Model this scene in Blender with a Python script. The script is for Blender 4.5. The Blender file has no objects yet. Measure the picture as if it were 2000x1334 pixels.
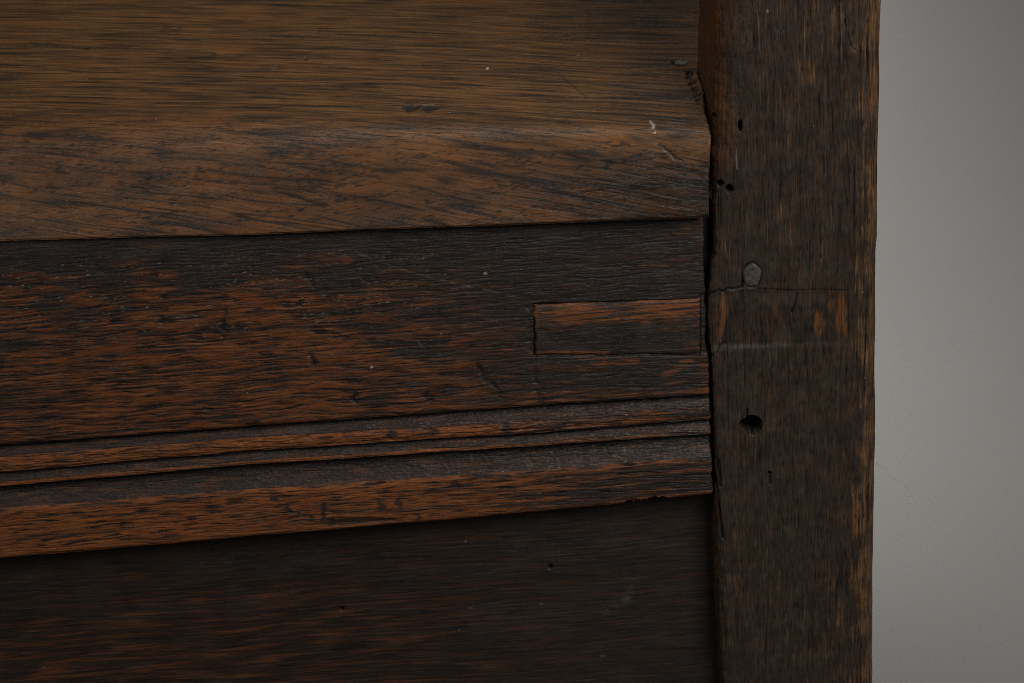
import bpy, math
import numpy as np
from mathutils import Matrix, Vector

# ------------------------------------------------------------------ camera
SC = bpy.context.scene
COL = SC.collection
PITCH, ROLL, FPX, DIST = math.radians(25.0), 0.065, 4722.0, 1.06
FW, FH = 2000.0, 1334.0
AIM = np.array([0.0, 0.0, 0.350])
fwd = np.array([0.0, math.cos(PITCH), -math.sin(PITCH)])
up0 = np.array([0.0, math.sin(PITCH), math.cos(PITCH)])
rt0 = np.array([1.0, 0.0, 0.0])
RGT = math.cos(ROLL) * rt0 - math.sin(ROLL) * up0
UPV = math.sin(ROLL) * rt0 + math.cos(ROLL) * up0
CAM = AIM - fwd * DIST

cd = bpy.data.cameras.new('camera')
cam = bpy.data.objects.new('camera', cd)
COL.objects.link(cam)
SC.camera = cam
cd.sensor_width = 36.0
cd.lens = FPX / FW * 36.0
cd.clip_start, cd.clip_end = 0.01, 60.0
cam.matrix_world = Matrix(((RGT[0], UPV[0], -fwd[0], CAM[0]), (RGT[1], UPV[1], -fwd[1], CAM[1]),
                           (RGT[2], UPV[2], -fwd[2], CAM[2]), (0, 0, 0, 1)))
cd.dof.use_dof = True
cd.dof.focus_distance = DIST + 0.0
cd.dof.aperture_fstop = 20.0

# ------------------------------------------------------------------ light
w = bpy.data.worlds.new('World')
SC.world = w
w.use_nodes = True
w.node_tree.nodes['Background'].inputs[0].default_value = (0.95, 0.98, 1.0, 1)
w.node_tree.nodes['Background'].inputs[1].default_value = 0.015


def area(name, loc, target, sx, sy, power, color, spread=180):
    l = bpy.data.lights.new(name, 'AREA')
    l.shape = 'RECTANGLE'
    l.size, l.size_y, l.energy, l.color = sx, sy, power, color
    l.spread = math.radians(spread)
    o = bpy.data.objects.new(name, l)
    COL.objects.link(o)
    o.location = loc
    o.rotation_euler = (Vector(target) - Vector(loc)).to_track_quat('-Z', 'Y').to_euler()
    return o


area('key_softbox', (0.48, -0.74, 1.02), (0.12, 0.0, 0.38), 0.50, 0.50, 10.2, (1.0, 0.965, 0.90))
area('overhead_softbox', (-0.05, 0.55, 1.55), (0.0, 0.05, 0.45), 0.60, 0.40, 4.0, (1.0, 0.945, 0.84))
area('fill_softbox', (-0.85, -0.75, 1.05), (0.05, 0.0, 0.42), 0.5, 0.5, 3.2, (1.0, 0.96, 0.90))
area('added_backdrop_strip', (0.06, 0.84, 0.34), (0.44, 0.84, 0.0), 1.0, 0.08, 4.1, (1.0, 0.99, 0.965))  # unseen lamp added to put the gradient on the backdrop

SC.view_settings.view_transform = 'Standard'
SC.view_settings.look = 'None'
SC.view_settings.exposure = 0.0
SC.view_settings.gamma = 1.0
SC.view_settings.use_curve_mapping = False
SC.render.engine = 'CYCLES'
SC.cycles.use_denoising = False
SC.cycles.filter_width = 0.95


# ------------------------------------------------------------------ helpers
def unproj(px, py, Y=None, Z=None):
    """measured picture position -> point on the plane Y=const or Z=const"""
    px, py = np.asarray(px, float), np.asarray(py, float)
    a, b = (px - FW / 2) / FPX, -(py - FH / 2) / FPX
    d = fwd[None, :] + a.reshape(-1, 1) * RGT + b.reshape(-1, 1) * UPV
    if Y is not None:
        t = (np.asarray(Y) - CAM[1]) / d[:, 1]
    else:
        t = (np.asarray(Z) - CAM[2]) / d[:, 2]
    return CAM + d * t.reshape(-1, 1)


def proj(P):
    v = P - CAM
    z = v @ fwd
    return FW / 2 + FPX * (v @ RGT) / z, FH / 2 - FPX * (v @ UPV) / z


def line(xs, ys, x, Y=0.0):
    """height of a measured edge as a function of X (linear beyond its ends)"""
    p = unproj(xs, ys, Y=Y)
    X, Z = p[:, 0], p[:, 2]
    r = np.interp(x, X, Z)
    s0 = (Z[1] - Z[0]) / (X[1] - X[0])
    s1 = (Z[-1] - Z[-2]) / (X[-1] - X[-2])
    r = np.where(x < X[0], Z[0] + s0 * (x - X[0]), r)
    return np.where(x > X[-1], Z[-1] + s1 * (x - X[-1]), r)


RNG = np.random.RandomState(7)
PERM = RNG.permutation(256).astype(np.int32)
PERM = np.concatenate([PERM, PERM])
ANG = RNG.rand(256) * 2 * math.pi
GX, GY = np.cos(ANG).astype(np.float32), np.sin(ANG).astype(np.float32)


def pn(x, y, seed=0):
    x = np.asarray(x, np.float32) + seed * 17.37
    y = np.asarray(y, np.float32) + seed * 5.91
    x, y = np.broadcast_arrays(x, y)
    xi, yi = np.floor(x), np.floor(y)
    fx, fy = x - xi, y - yi
    xi, yi = xi.astype(np.int32) & 255, yi.astype(np.int32) & 255
    ux, uy = fx * fx * fx * (fx * (fx * 6 - 15) + 10), fy * fy * fy * (fy * (fy * 6 - 15) + 10)

    def g(dx, dy):
        h = PERM[PERM[(xi + dx) & 255] + ((yi + dy) & 255)]
        return GX[h] * (fx - dx) + GY[h] * (fy - dy)
    a = g(0, 0) * (1 - ux) + g(1, 0) * ux
    b = g(0, 1) * (1 - ux) + g(1, 1) * ux
    return (a * (1 - uy) + b * uy) * 1.5


def fbm(x, y, o=3, seed=0, gain=0.5):
    r, a = 0.0, 1.0
    for i in range(o):
        r = r + a * pn(x * 2 ** i, y * 2 ** i, seed + i * 3)
        a *= gain
    return r


def fba(x, y, o=3, seed=0, gain=0.5):
    r, a = 0.0, 1.0
    for i in range(o):
        r = r + a * pn(x * 1.3 ** i, y * 2 ** i, seed + i * 3)
        a *= gain
    return r


def ss(a, b, x):
    t = np.clip((x - a) / (b - a), 0, 1)
    return t * t * (3 - 2 * t)


def ell(px, py, cx, cy, rx, ry, soft=0.35, rot=0.0):
    c, s = math.cos(rot), math.sin(rot)
    dx, dy = px - cx, py - cy
    d = np.sqrt(((dx * c + dy * s) / rx) ** 2 + ((-dx * s + dy * c) / ry) ** 2)
    return 1 - ss(1 - soft, 1 + soft, d)


def seg(px, py, x0, y0, x1, y1, wd, soft=0.6):
    dx, dy = x1 - x0, y1 - y0
    t = np.clip(((px - x0) * dx + (py - y0) * dy) / (dx * dx + dy * dy), 0, 1)
    d = np.hypot(px - x0 - t * dx, py - y0 - t * dy) / wd
    return 1 - ss(1 - soft, 1 + soft, d)


def poly(px, py, pts, wd, soft=0.6):
    r = 0
    for a, b in zip(pts[:-1], pts[1:]):
        r = np.maximum(r, seg(px, py, a[0], a[1], b[0], b[1], wd, soft))
    return r


def box(px, py, x0, y0, x1, y1, f=6):
    return ss(x0 - f, x0 + f, px) * (1 - ss(x1 - f, x1 + f, px)) * ss(y0 - f, y0 + f, py) * (1 - ss(y1 - f, y1 + f, py))


def add_mesh(name, V, F, mat, parent, smooth=True):
    me = bpy.data.meshes.new(name)
    F = np.asarray(F, np.int32)
    me.vertices.add(len(V))
    me.vertices.foreach_set('co', np.asarray(V, np.float32).ravel())
    k = F.shape[1]
    me.loops.add(F.size)
    me.loops.foreach_set('vertex_index', F.ravel())
    me.polygons.add(len(F))
    me.polygons.foreach_set('loop_start', np.arange(0, F.size, k, dtype=np.int32))
    me.polygons.foreach_set('use_smooth', np.full(len(F), smooth))
    me.update(calc_edges=True)
    me.validate()
    o = bpy.data.objects.new(name, me)
    COL.objects.link(o)
    if mat:
        me.materials.append(mat)
    if parent:
        o.parent = parent
    return o


def grid_faces(R, C, off=0):
    i = np.arange(R * C).reshape(R, C) + off
    return np.stack([i[:-1, :-1], i[:-1, 1:], i[1:, 1:], i[1:, :-1]], -1).reshape(-1, 4)


def grid_obj(name, P, mat, parent, flip=False, **attrs):
    R, C = P.shape[:2]
    F = grid_faces(R, C)
    if flip:
        F = F[:, ::-1]
    o = add_mesh(name, P.reshape(-1, 3), F, mat, parent)
    me = o.data
    for k, a in attrs.items():
        if k == 'grain':
            at = me.attributes.new(k, 'FLOAT_VECTOR', 'POINT')
            at.data.foreach_set('vector', np.asarray(a, np.float32).ravel())
        else:
            at = me.attributes.new(k, 'FLOAT', 'POINT')
            at.data.foreach_set('value', np.broadcast_to(np.asarray(a, np.float32), (R, C)).ravel())
    return o


def axis(a, b, fa, fb, fine, coarse):
    """sample positions from a to b: fine inside [fa,fb], coarse outside"""
    r = []
    if a < fa:
        r.append(np.linspace(a, fa, max(2, int((fa - a) / coarse)), endpoint=False))
    r.append(np.linspace(fa, fb, int((fb - fa) / fine) + 1))
    if b > fb:
        r.append(np.linspace(fb, b, max(2, int((b - fb) / coarse)) + 1)[1:])
    return np.concatenate(r)


# ------------------------------------------------------------------ materials
def wood_mat(name, patina, patina2, wood, wood2, red=(0.10, 0.028, 0.008), dustc=(0.078, 0.070, 0.060),
             fu=0.05, fw=3.0, rp=0.42, rw=0.55, spec=0.35, bump=0.5, kfine=0.7, pu=0.22, pw=2.6):
    m = bpy.data.materials.new(name)
    m.use_nodes = True
    nt = m.node_tree
    N, L = nt.nodes, nt.links
    bs = N['Principled BSDF']

    def attr(n):
        a = N.new('ShaderNodeAttribute')
        a.attribute_name = n
        return a

    def noise(scale, detail, rough=0.6):
        mp = N.new('ShaderNodeVectorMath')
        mp.operation = 'MULTIPLY'
        mp.inputs[1].default_value = scale
        L.new(attr('grain').outputs['Vector'], mp.inputs[0])
        n = N.new('ShaderNodeTexNoise')
        n.inputs['Scale'].default_value = 1.0
        n.inputs['Detail'].default_value = detail
        n.inputs['Roughness'].default_value = rough
        L.new(mp.outputs[0], n.inputs['Vector'])
        return n.outputs['Fac']

    def math_(op, a, b, clamp=False):
        n = N.new('ShaderNodeMath')
        n.operation = op
        n.use_clamp = clamp
        for i, v in enumerate((a, b)):
            if isinstance(v, (int, float)):
                n.inputs[i].default_value = v
            else:
                L.new(v, n.inputs[i])
        return n.outputs[0]

    def mix(f, a, b):
        n = N.new('ShaderNodeMix')
        n.data_type = 'RGBA'
        if isinstance(f, (int, float)):
            n.inputs[0].default_value = f
        else:
            L.new(f, n.inputs[0])
        for s, v in ((n.inputs[6], a), (n.inputs[7], b)):
            if isinstance(v, tuple):
                s.default_value = v + (1,)
            else:
                L.new(v, s)
        return n.outputs[2]

    def mapr(v, a, b, c=0.0, d=1.0):
        n = N.new('ShaderNodeMapRange')
        for i, q in enumerate((v, a, b, c, d)):
            if isinstance(q, (int, float)):
                n.inputs[i].default_value = q
            else:
                L.new(q, n.inputs[i])
        return n.outputs[0]

    fine = noise((fu, fw, 1), 5, 0.65)
    mid = noise((fu * 0.35, fw * 0.3, 1), 4)
    blot = noise((0.12, 0.16, 1), 5)
    speckle = noise((2.2, 2.6, 1), 2)
    fs = mapr(fine, 0.3, 0.7)
    wear = math_('ADD', attr('wear').outputs['Fac'],
                 math_('MULTIPLY', math_('SUBTRACT', fine, 0.5), kfine), True)
    pcol = mix(mapr(blot, 0.35, 0.65), patina, patina2)
    wcol = mix(mapr(mid, 0.32, 0.68), wood, wood2)
    wcol = mix(math_('MULTIPLY', fs, 0.55), wcol, tuple(c * 0.28 for c in wood))
    c = mix(wear, pcol, wcol)
    c = mix(attr('red').outputs['Fac'], c, red)
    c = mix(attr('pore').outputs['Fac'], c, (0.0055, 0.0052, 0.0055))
    hair = noise((pu, pw, 1), 3, 0.7)
    c = mix(mapr(hair, 0.55, 0.64, 0.0, 0.62), c, (0.0075, 0.0065, 0.006))
    pale = math_('MULTIPLY', mapr(hair, 0.42, 0.33, 0.0, 0.35), math_('ADD', wear, 0.15), True)
    c = mix(pale, c, tuple(min(1.0, q * 1.5) for q in wood))
    df = math_('MULTIPLY', attr('dust').outputs['Fac'], mapr(speckle, 0.35, 0.7, 0.35, 1.0), True)
    c = mix(df, c, dustc)
    c = mix(attr('speck').outputs['Fac'], c, (0.62, 0.58, 0.52))
    L.new(c, bs.inputs['Base Color'])
    r = mapr(wear, 0, 1, rp, rw)
    r = math_('ADD', r, math_('MULTIPLY', df, 0.3))
    r = math_('ADD', r, math_('MULTIPLY', math_('SUBTRACT', speckle, 0.5), 0.35), True)
    L.new(r, bs.inputs['Roughness'])
    bs.inputs['Specular IOR Level'].default_value = spec
    h = math_('ADD', math_('SUBTRACT', math_('MULTIPLY', fine, 0.7), math_('MULTIPLY', mapr(hair, 0.52, 0.66), 0.5)), math_('MULTIPLY', speckle, 0.16))
    bp = N.new('ShaderNodeBump')
    bp.inputs['Strength'].default_value = bump
    bp.inputs['Distance'].default_value = 0.00035
    L.new(h, bp.inputs['Height'])
    L.new(bp.outputs[0], bs.inputs['Normal'])
    return m


M_RAIL = wood_mat('oak_rail', (0.0135, 0.0125, 0.0125), (0.020, 0.0155, 0.0135), (0.225, 0.072, 0.019), (0.130, 0.044, 0.015), red=(0.120, 0.033, 0.008), rp=0.38, rw=0.45, spec=0.20)
M_SEAT = wood_mat('oak_seat', (0.026, 0.0150, 0.0085), (0.034, 0.019, 0.0105), (0.245, 0.114, 0.036), (0.185, 0.086, 0.029),
                  red=(0.150, 0.056, 0.017), fu=0.035, fw=2.2, rp=0.36, rw=0.38, spec=0.25, pu=0.06, pw=1.1)
M_POST = wood_mat('oak_post', (0.0215, 0.0166, 0.0140), (0.037, 0.0255, 0.0185), (0.185, 0.100, 0.044), (0.110, 0.056, 0.026),
                  red=(0.15, 0.056, 0.016), fu=0.05, fw=2.4, rp=0.42, rw=0.5, spec=0.20, pu=0.10)
M_PANEL = wood_mat('oak_panel', (0.0085, 0.0080, 0.0078), (0.0125, 0.0105, 0.0092), (0.100, 0.034, 0.012), (0.065, 0.024, 0.010),
                   fu=0.04, fw=2.4, rp=0.40, spec=0.18, pu=0.10, pw=2.0)


def plain_mat(name, col, col2, scale, rough=0.8, bump=0.1):
    m = bpy.data.materials.new(name)
    m.use_nodes = True
    N, L = m.node_tree.nodes, m.node_tree.links
    bs = N['Principled BSDF']
    tc = N.new('ShaderNodeTexCoord')
    n = N.new('ShaderNodeTexNoise')
    n.inputs['Scale'].default_value = scale
    n.inputs['Detail'].default_value = 6
    L.new(tc.outputs['Object'], n.inputs['Vector'])
    r = N.new('ShaderNodeValToRGB')
    r.color_ramp.elements[0].position, r.color_ramp.elements[1].position = 0.35, 0.65
    r.color_ramp.elements[0].color = col + (1,)
    r.color_ramp.elements[1].color = col2 + (1,)
    L.new(n.outputs['Fac'], r.inputs[0])
    L.new(r.outputs[0], bs.inputs['Base Color'])
    bs.inputs['Roughness'].default_value = rough
    bs.inputs['Specular IOR Level'].default_value = 0.2
    b = N.new('ShaderNodeBump')
    b.inputs['Strength'].default_value = bump
    b.inputs['Distance'].default_value = 0.0005
    L.new(n.outputs['Fac'], b.inputs['Height'])
    L.new(b.outputs[0], bs.inputs['Normal'])
    return m


M_PAPER = plain_mat('grey_paper', (0.158, 0.157, 0.151), (0.162, 0.161, 0.155), 6.0, 0.9, 0.02)
M_PEG = plain_mat('peg_end_grain', (0.026, 0.023, 0.021), (0.066, 0.058, 0.050), 520.0, 0.55, 0.6)
M_TENON = plain_mat('dark_tenon', (0.012, 0.010, 0.009), (0.02, 0.016, 0.013), 200.0, 0.8, 0.3)
M_FIBRE = plain_mat('grey_fibre', (0.15, 0.15, 0.145), (0.2, 0.2, 0.19), 300.0, 0.8, 0.0)

# ------------------------------------------------------------------ backdrop (a seamless grey sweep: floor curving into wall)
prof = [(-2.2, 0.0), (0.75, 0.0)]
for k in range(1, 25):
    a = k / 24 * math.pi / 2
    prof.append((0.75 + 0.9 * math.sin(a), 0.9 - 0.9 * math.cos(a)))
prof.append((1.65, 3.0))
xs = np.linspace(-2.5, 2.5, 11)
P = np.array([[(x, y, z) for x in xs] for y, z in prof])
bd = add_mesh('backdrop', P.reshape(-1, 3), grid_faces(len(prof), len(xs)), M_PAPER, None)
bd['kind'] = 'structure'
bd['label'] = 'plain mid grey seamless paper backdrop behind the settle'

# ------------------------------------------------------------------ the settle
root = bpy.data.objects.new('oak_settle', None)
COL.objects.link(root)
root.location = (0.12, 0.0, 0.0)
root['label'] = 'old dark oak settle corner with worn seat, moulded rail and square post'
root['category'] = 'settle'
INV = Matrix.Translation((-0.12, 0, 0))


def child(o, parent=root):
    o.parent = parent
    o.matrix_parent_inverse = INV
    return o


XF0 = unproj([-25], [1000], Y=0.0)[0, 0]          # left end of the part in view
XL = -0.46                                        # the boards go on beyond the frame

# ---- edge of the seat board
Zs = unproj([1385], [263], Y=-0.0105)[0, 2]       # level of the seat
pt = unproj([0, 690, 1385], [262, 262, 263], Z=Zs)  # front arris of the seat top


def lin(x, X, V):
    r = np.interp(x, X, V)
    r = np.where(x < X[0], V[0] + (V[1] - V[0]) / (X[1] - X[0]) * (x - X[0]) * 0.3, r)
    return r


XTs = unproj([0, 690, 1385], [262, 262, 263], Y=0.0)[:, 0]


def seat_bottom(x):
    yb = lin(x, XTs, np.array([-0.0035, -0.0065, -0.0105]))
    zr = line([0, 500, 700, 1060, 1385], [478, 462, 452, 436, 420], x, Y=-0.0065)
    return yb, zr


# ---- corner post ---------------------------------------------------------
PD = 0.076
lft = unproj([1402, 1398, 1393, 1393, 1396, 1389, 1385, 1383, 1384, 1390, 1393, 1397, 1398, 1400, 1404, 1412],
             [0, 200, 300, 425, 500, 512, 575, 600, 660, 692, 775, 880, 965, 1100, 1220, 1334], Y=0.0)
rgt = unproj([1722, 1719, 1716, 1717, 1714, 1713, 1712, 1711, 1709, 1708],
             [0, 200, 380, 470, 500, 700, 900, 1000, 1150, 1334], Y=0.0)


def zint(z, T):
    o = np.argsort(T[:, 2])
    return np.interp(z, T[o, 2], T[o, 0])


ztop, zbot = unproj([1550], [-30], Y=0)[0, 2], unproj([1550], [1364], Y=0)[0, 2]
zz = axis(0.0, 0.78, zbot, ztop, 0.00048, 0.006)[::-1]
sL = np.linspace(0, 1, 70, endpoint=False)
sA = np.linspace(0, 1, 36, endpoint=False)
sF = np.linspace(0, 1, 250, endpoint=False)
sB = np.linspace(0, 1, 32, endpoint=False)
sR = np.linspace(0, 1, 22)
xl, xr = zint(zz, lft)[:, None], zint(zz, rgt)[:, None]
zc = zz[:, None]
fz = fbm(zc * 25, 0.3, 3, 5)
pxm, pym = proj(np.stack([np.full_like(zz, 0.09), np.zeros_like(zz), zz], -1))
rl = np.interp(pym, [0, 200, 300, 420, 560, 700, 950, 1050, 1200, 1334],
               [15, 13, 9, 4.5, 2.2, 2.0, 2.5, 4.5, 6.0, 6.5])[:, None] / 1000 * (1 + 0.25 * fz)
rr = np.interp(pym, [0, 300, 700, 1334], [4.5, 5.0, 7.0, 8.0])[:, None] / 1000 * (1 + 0.15 * fbm(zc * 30, 8.3, 3, 9))
xr = xr + 0.00028 * fbm(zc * 35, 2.2, 4, 11, 0.42)
xl = xl + 0.00045 * fbm(zc * 150, 5.2, 4, 12)
Yf = -0.0006
Xp = np.concatenate([xl + 0 * sL, xl + rl * (1 - np.cos(sA * math.pi / 2)), xl + rl + (xr - rr - xl - rl) * sF,
                     xr - rr + rr * np.sin(sB * math.pi / 2), xr + 0 * sR], 1)
Yp = np.concatenate([PD + (Yf + rl - PD) * sL, Yf + rl * (1 - np.sin(sA * math.pi / 2)), Yf + 0 * sF + 0 * xl,
                     Yf + rr * (1 - np.cos(sB * math.pi / 2)), Yf + rr + (PD - Yf - rr) * sR], 1)
Zp = np.broadcast_to(zc, Xp.shape)
P = np.stack([Xp, Yp, Zp], -1)
px, py = proj(P)
nF0 = len(sL) + len(sA)
sidx = np.arange(Xp.shape[1])[None, :]
front = ((sidx >= len(sL)) & (sidx < nF0 + len(sF) + len(sB))).astype(float)
isleft = (sidx < len(sL)).astype(float)
# unrolled coordinate across the post in mm
ds = np.hypot(np.diff(Xp, axis=1), np.diff(Yp, axis=1))
S = np.concatenate([np.zeros((len(zz), 1)), np.cumsum(ds, 1)], 1) * 1000
S = (Xp - 0.09) * 1000 - np.where(sidx < nF0, Yp, -Yp) * 1000
U = zc * 1000
Sg = S + 0.7 * fbm(U / 90, S / 30, 2, 3) + 0.25 * fbm(U / 22, S / 9, 2, 6)
gr = fba(U / 26, Sg / 1.2, 4, 21, 0.6)
gr2 = fba(U / 60, Sg / 3.2, 3, 22)
blot = fbm(U / 14, S / 11, 4, 23)
fib = pn(U / 11, Sg / 0.75, 24)
hole = np.maximum.reduce([
    ell(px, py, 1470, 831, 19, 19, 0.12), ell(px, py, 1459, 829, 14, 12, 0.15),
    ell(px, py, 1407, 358, 6.5, 6.5, 0.3), ell(px, py, 1424.5, 369, 7.5, 7.5, 0.3), ell(px, py, 1396, 226, 4.5, 4.5, 0.4),
    ell(px, py, 1446, 246, 4, 11, 0.4), ell(px, py, 1503, 924, 3.6, 3.2, 0.5), ell(px + 0.012 * (py - 1124) ** 2, py, 1504, 1124, 2.0, 14, 0.7) * .4,
    ell(px, py, 1604, 602, 0.1, 0.1)])
crack = np.maximum.reduce([
    poly(px, py, [(1391, 575), (1404, 567), (1412, 572), (1421, 565), (1432, 566), (1450, 562), (1454, 545)], 2.2),
    poly(px, py, [(1484, 880), (1482, 905), (1486, 922)], 1.3) * .35, poly(px, py, [(1504, 930), (1505, 945)], 2),
    poly(px, py, [(1400, 690), (1410, 676), (1416, 672)], 2), poly(px, py, [(1558, 575), (1552, 600), (1547, 612)], 2),
    poly(px, py, [(1460, 815), (1459, 800)], 2), poly(px, py, [(1602, 440), (1604, 505)], 1.3) * .5,
    poly(px, py, [(1650, 40), (1662, 90), (1672, 100)], 1.5) * .6, poly(px, py, [(1454, 562), (1500, 566), (1560, 569), (1600, 566), (1652, 568)], 1.6) * .4, poly(px, py, [(1655, 566), (1657, 600), (1656, 660)], 1.6) * .3,
    poly(px, py, [(1400, 935), (1404, 990), (1412, 1050)], 2.5), poly(px, py, [(1404, 900), (1407, 950)], 2.5)]) * (sidx >= len(sL))
deepcr = ss(0.30, 0.46, pn(U / 32, Sg / 1.5, 31)) * (0.35 + 0.65 * ss(-.2, .4, gr2))
nw = 3 * fbm(U / 20, S / 7, 3, 27)
notch = box(px, py + nw, 1300, 570 - 0.01 * (px - 1390), 1655, 676 - 0.03 * (px - 1500) + 2.0 * nw, 7.0) * front
chip = (ell(px, py, 1432, 540, 36, 28, 0.3) * (0.6 + 0.4 * ss(-.3, .3, blot))) * front
pegm = ell(px, py, 1469, 538, 18, 25, 0.15)
disp = (0.00022 * blot + 0.00020 * gr + 0.00014 * fib + 0.00010 * pn(U / 4, S / 2, 26) + 0.0006 * deepcr * (0.4 + 0.6 * ss(1500, 1700, px))
        + 0.0011 * notch * (1 - 0.55 * ss(1450, 1655, px)) + 0.0006 * chip + 0.0008 * crack
        + 0.0002 * ss(0.1, 0.5, fbm(U / 40, S / 6, 3, 41)) * ss(1640, 1700, px))
disp = disp * (0.35 + 0.65 * front) + 0.013 * ss(0.35, 0.9, hole) * front + 0.0010 * pegm
nxl = np.where(sidx < len(sL), 1.0, 0.0)
P[..., 1] += disp * (1 - nxl)
P[..., 0] += disp * nxl * 0.6
# wear
edgeR = ss(1655, 1712, px + 14 * blot)
edgeRlow = ss(1610, 1715, px + 25 * blot + 22 * gr) * ss(560, 1000, py) * 0.75
leftside = isleft + (1 - isleft) * (1 - ss(1392, 1446, px + 22 * fbm(U / 30, S / 5, 3, 51))) * (1 - ss(230, 380, py))
lowmott = ss(0.0, 0.7, fbm(U / 20, S / 7, 4, 61, 0.65)) * ss(850, 1150, py) * 0.5
streak = ss(0.25, 0.65, fba(U / 60, Sg / 1.5, 3, 62)) * 0.65 * (0.5 + 0.5 * (1 - ss(450, 800, py)))
brown_top = ss(0.0, 0.6, fbm(U / 30, S / 14, 3, 63)) * (1 - ss(150, 480, py)) * ss(1400, 1600, px) * 0.6
fld = 0.05 + 0.50 * edgeR + 0.34 * edgeRlow + 0.45 * lowmott + 0.5 * streak + 0.6 * brown_top
fld += 0.25 * (1 - ss(1396, 1432, px)) * ss(900, 1050, py) * front
fld += 0.06 * ss(-.2, .4, blot)
wear = ss(-0.35, 0.75, 0.7 * gr + 0.25 * fib + 1.7 * (fld - 0.42)) * (0.35 + 0.65 * ss(-.3, .5, blot + .5 * edgeR)) + 0.40 * edgeR * ss(-.2, .5, gr)
wear = wear * (0.55 + 0.45 * ss(-.35, .25, pn(U / 16, Sg / 0.9, 28)))
redm = 0.75 * leftside * (0.55 + 0.45 * ss(-0.4, 0.3, gr)) * (1 - 0.55 * ss(0.05, 0.5, gr2))
for (cx, cy, rx, ry, k) in ((1409, 620, 11, 44, .8), (1600, 632, 10, 26, .75), (1643, 612, 9, 42, .65), (1624, 588, 8, 24, .55),
                            (1474, 640, 9, 34, .25), (1512, 622, 12, 40, .3), (1530, 640, 8, 30, .25), (1652, 645, 5, 16, .7)):
    redm = np.maximum(redm, 0.95 * k * ell(px, py, cx + 4 * blot, cy, rx, ry, 0.5, 0.08) * ss(-0.6, 0.3, gr + .2))
redm = np.maximum(redm, 0.09 * notch * ss(-.3, .5, blot + .3 * gr))
redm = np.maximum(redm, 0.18 * ss(0.34, 0.6, fbm(U / 30, Sg / 1.6, 3, 71)) * (1 - edgeR) * ss(-.2, .4, blot))
pore = np.clip(0.28 * notch * (1 - ss(.2, .5, redm)) + 0.85 * deepcr * (0.45 + 0.55 * edgeR) * (1 - .7 * notch) + 0.95 * crack + ss(0.2, .7, hole) + 0.6 * ss(0.25, 0.5, fib) * (0.55 + .45 * edgeR) + 0.5 * ss(.2, .5, pn(U / 5, Sg / .6, 25)), 0, 1)
pring = np.clip(ell(px, py, 1469, 538, 20, 27, .15), 0, 1)
pore = np.maximum(pore, 0.7 * pring)
ledge = np.exp(-((py - (681 - 0.03 * (px - 1500) + 5 * blot)) / 3.5) ** 2) * (1 - ss(1430, 1580, px + 60 * blot)) * front  # dust and caught light on the notch's lower ledge, painted pale
dust = 0.22 * ledge * ss(-.4, .4, blot + .4 * gr) + 0.10 * ss(0.1, 0.6, fbm(U / 10, S / 8, 4, 81)) + 0.25 * ell(px, py, 1510, 838, 14, 5, .6) \
    + 0.12 * notch * ss(-.2, .5, blot) + 0.1 * ss(-.2, .6, blot) * ss(250, 420, py) * (1 - ss(1600, 1680, px))
dust = dust * (1 - isleft)
speck = (RNG.rand(*Xp.shape) > 0.99994) * 0.35 * front
speck = np.maximum(speck, 0.14 * seg(px, py, 1437, 280, 1440, 330, 1.6) * ss(-.2, .2, fib))
speck = np.maximum(speck, 0.2 * ell(px, py, 1499, 22, 2.2, 3.4))
post = child(grid_obj('corner_post', P, M_POST, None, grain=np.stack([U + 0 * S, Sg, 0 * S], -1), wear=np.clip(wear, 0, 1),
                      red=np.clip(redm, 0, 1), pore=pore, dust=np.clip(dust, 0, 1), speck=speck))
post['label'] = 'square worn oak post with a peg hole and a shallow notch'


def flat_peg():
    c = unproj([1469], [538], Y=Yf)[0]
    V, F = [], []
    n = 40
    rings = [(1.0, 0.004), (1.0, 0.0004), (0.95, 0.0000), (0.85, -0.0003), (0.7, -0.0004), (0.35, -0.0002)]
    for ri, (q, yy) in enumerate(rings):
        for k in range(n):
            a = 2 * math.pi * k / n
            wob = 1 + 0.06 * math.sin(2 * a + 1) + 0.04 * math.sin(5 * a)
            V.append((c[0] + 0.0038 * q * wob * math.cos(a), Yf + yy + 0.00008 * math.sin(9 * a + ri), c[2] + 0.0058 * q * wob * math.sin(a)))
    for r in range(len(rings) - 1):
        for k in range(n):
            F.append((r * n + k, r * n + (k + 1) % n, (r + 1) * n + (k + 1) % n, (r + 1) * n + k))
    V.append((c[0], Yf - 0.0001, c[2]))
    m = len(V) - 1
    b = (len(rings) - 1) * n
    for k in range(0, n, 2):
        F.append((b + k, b + k + 1, b + (k + 2) % n, m))
    o = add_mesh('peg', V, F, M_PEG, post)
    o['label'] = 'grey oval end of a wooden peg'
    o.parent = post
    return o


flat_peg()

# ---- front rail ----------------------------------------------------------
LX = [0, 500, 1060, 1388]
LN = {'a0': [870, 831, 791, 770], 'a1': [893, 855, 822, 789], 'b': [923, 880, 845, 818], 'c': [944, 901, 865, 841],
      'd': [951, 908, 871, 848], 'e': [995, 957, 919, 892], 'f': [1093, 1050, 1001, 967]}
zmid = unproj([1388], [700], Y=0)[0, 2]
endp = unproj([1372, 1374, 1376, 1377, 1378, 1382, 1386, 1389, 1392], [405, 500, 572, 580, 680, 695, 770, 900, 968], Y=0.0)
XE = endp[:, 0].max() + 0.0002
tt = np.concatenate([np.linspace(0, 0.30, 60, endpoint=False), np.linspace(0.30, 1, 560)])
xg = axis(XL, XE, XF0, XE, 0.00052, 0.005)
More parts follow.
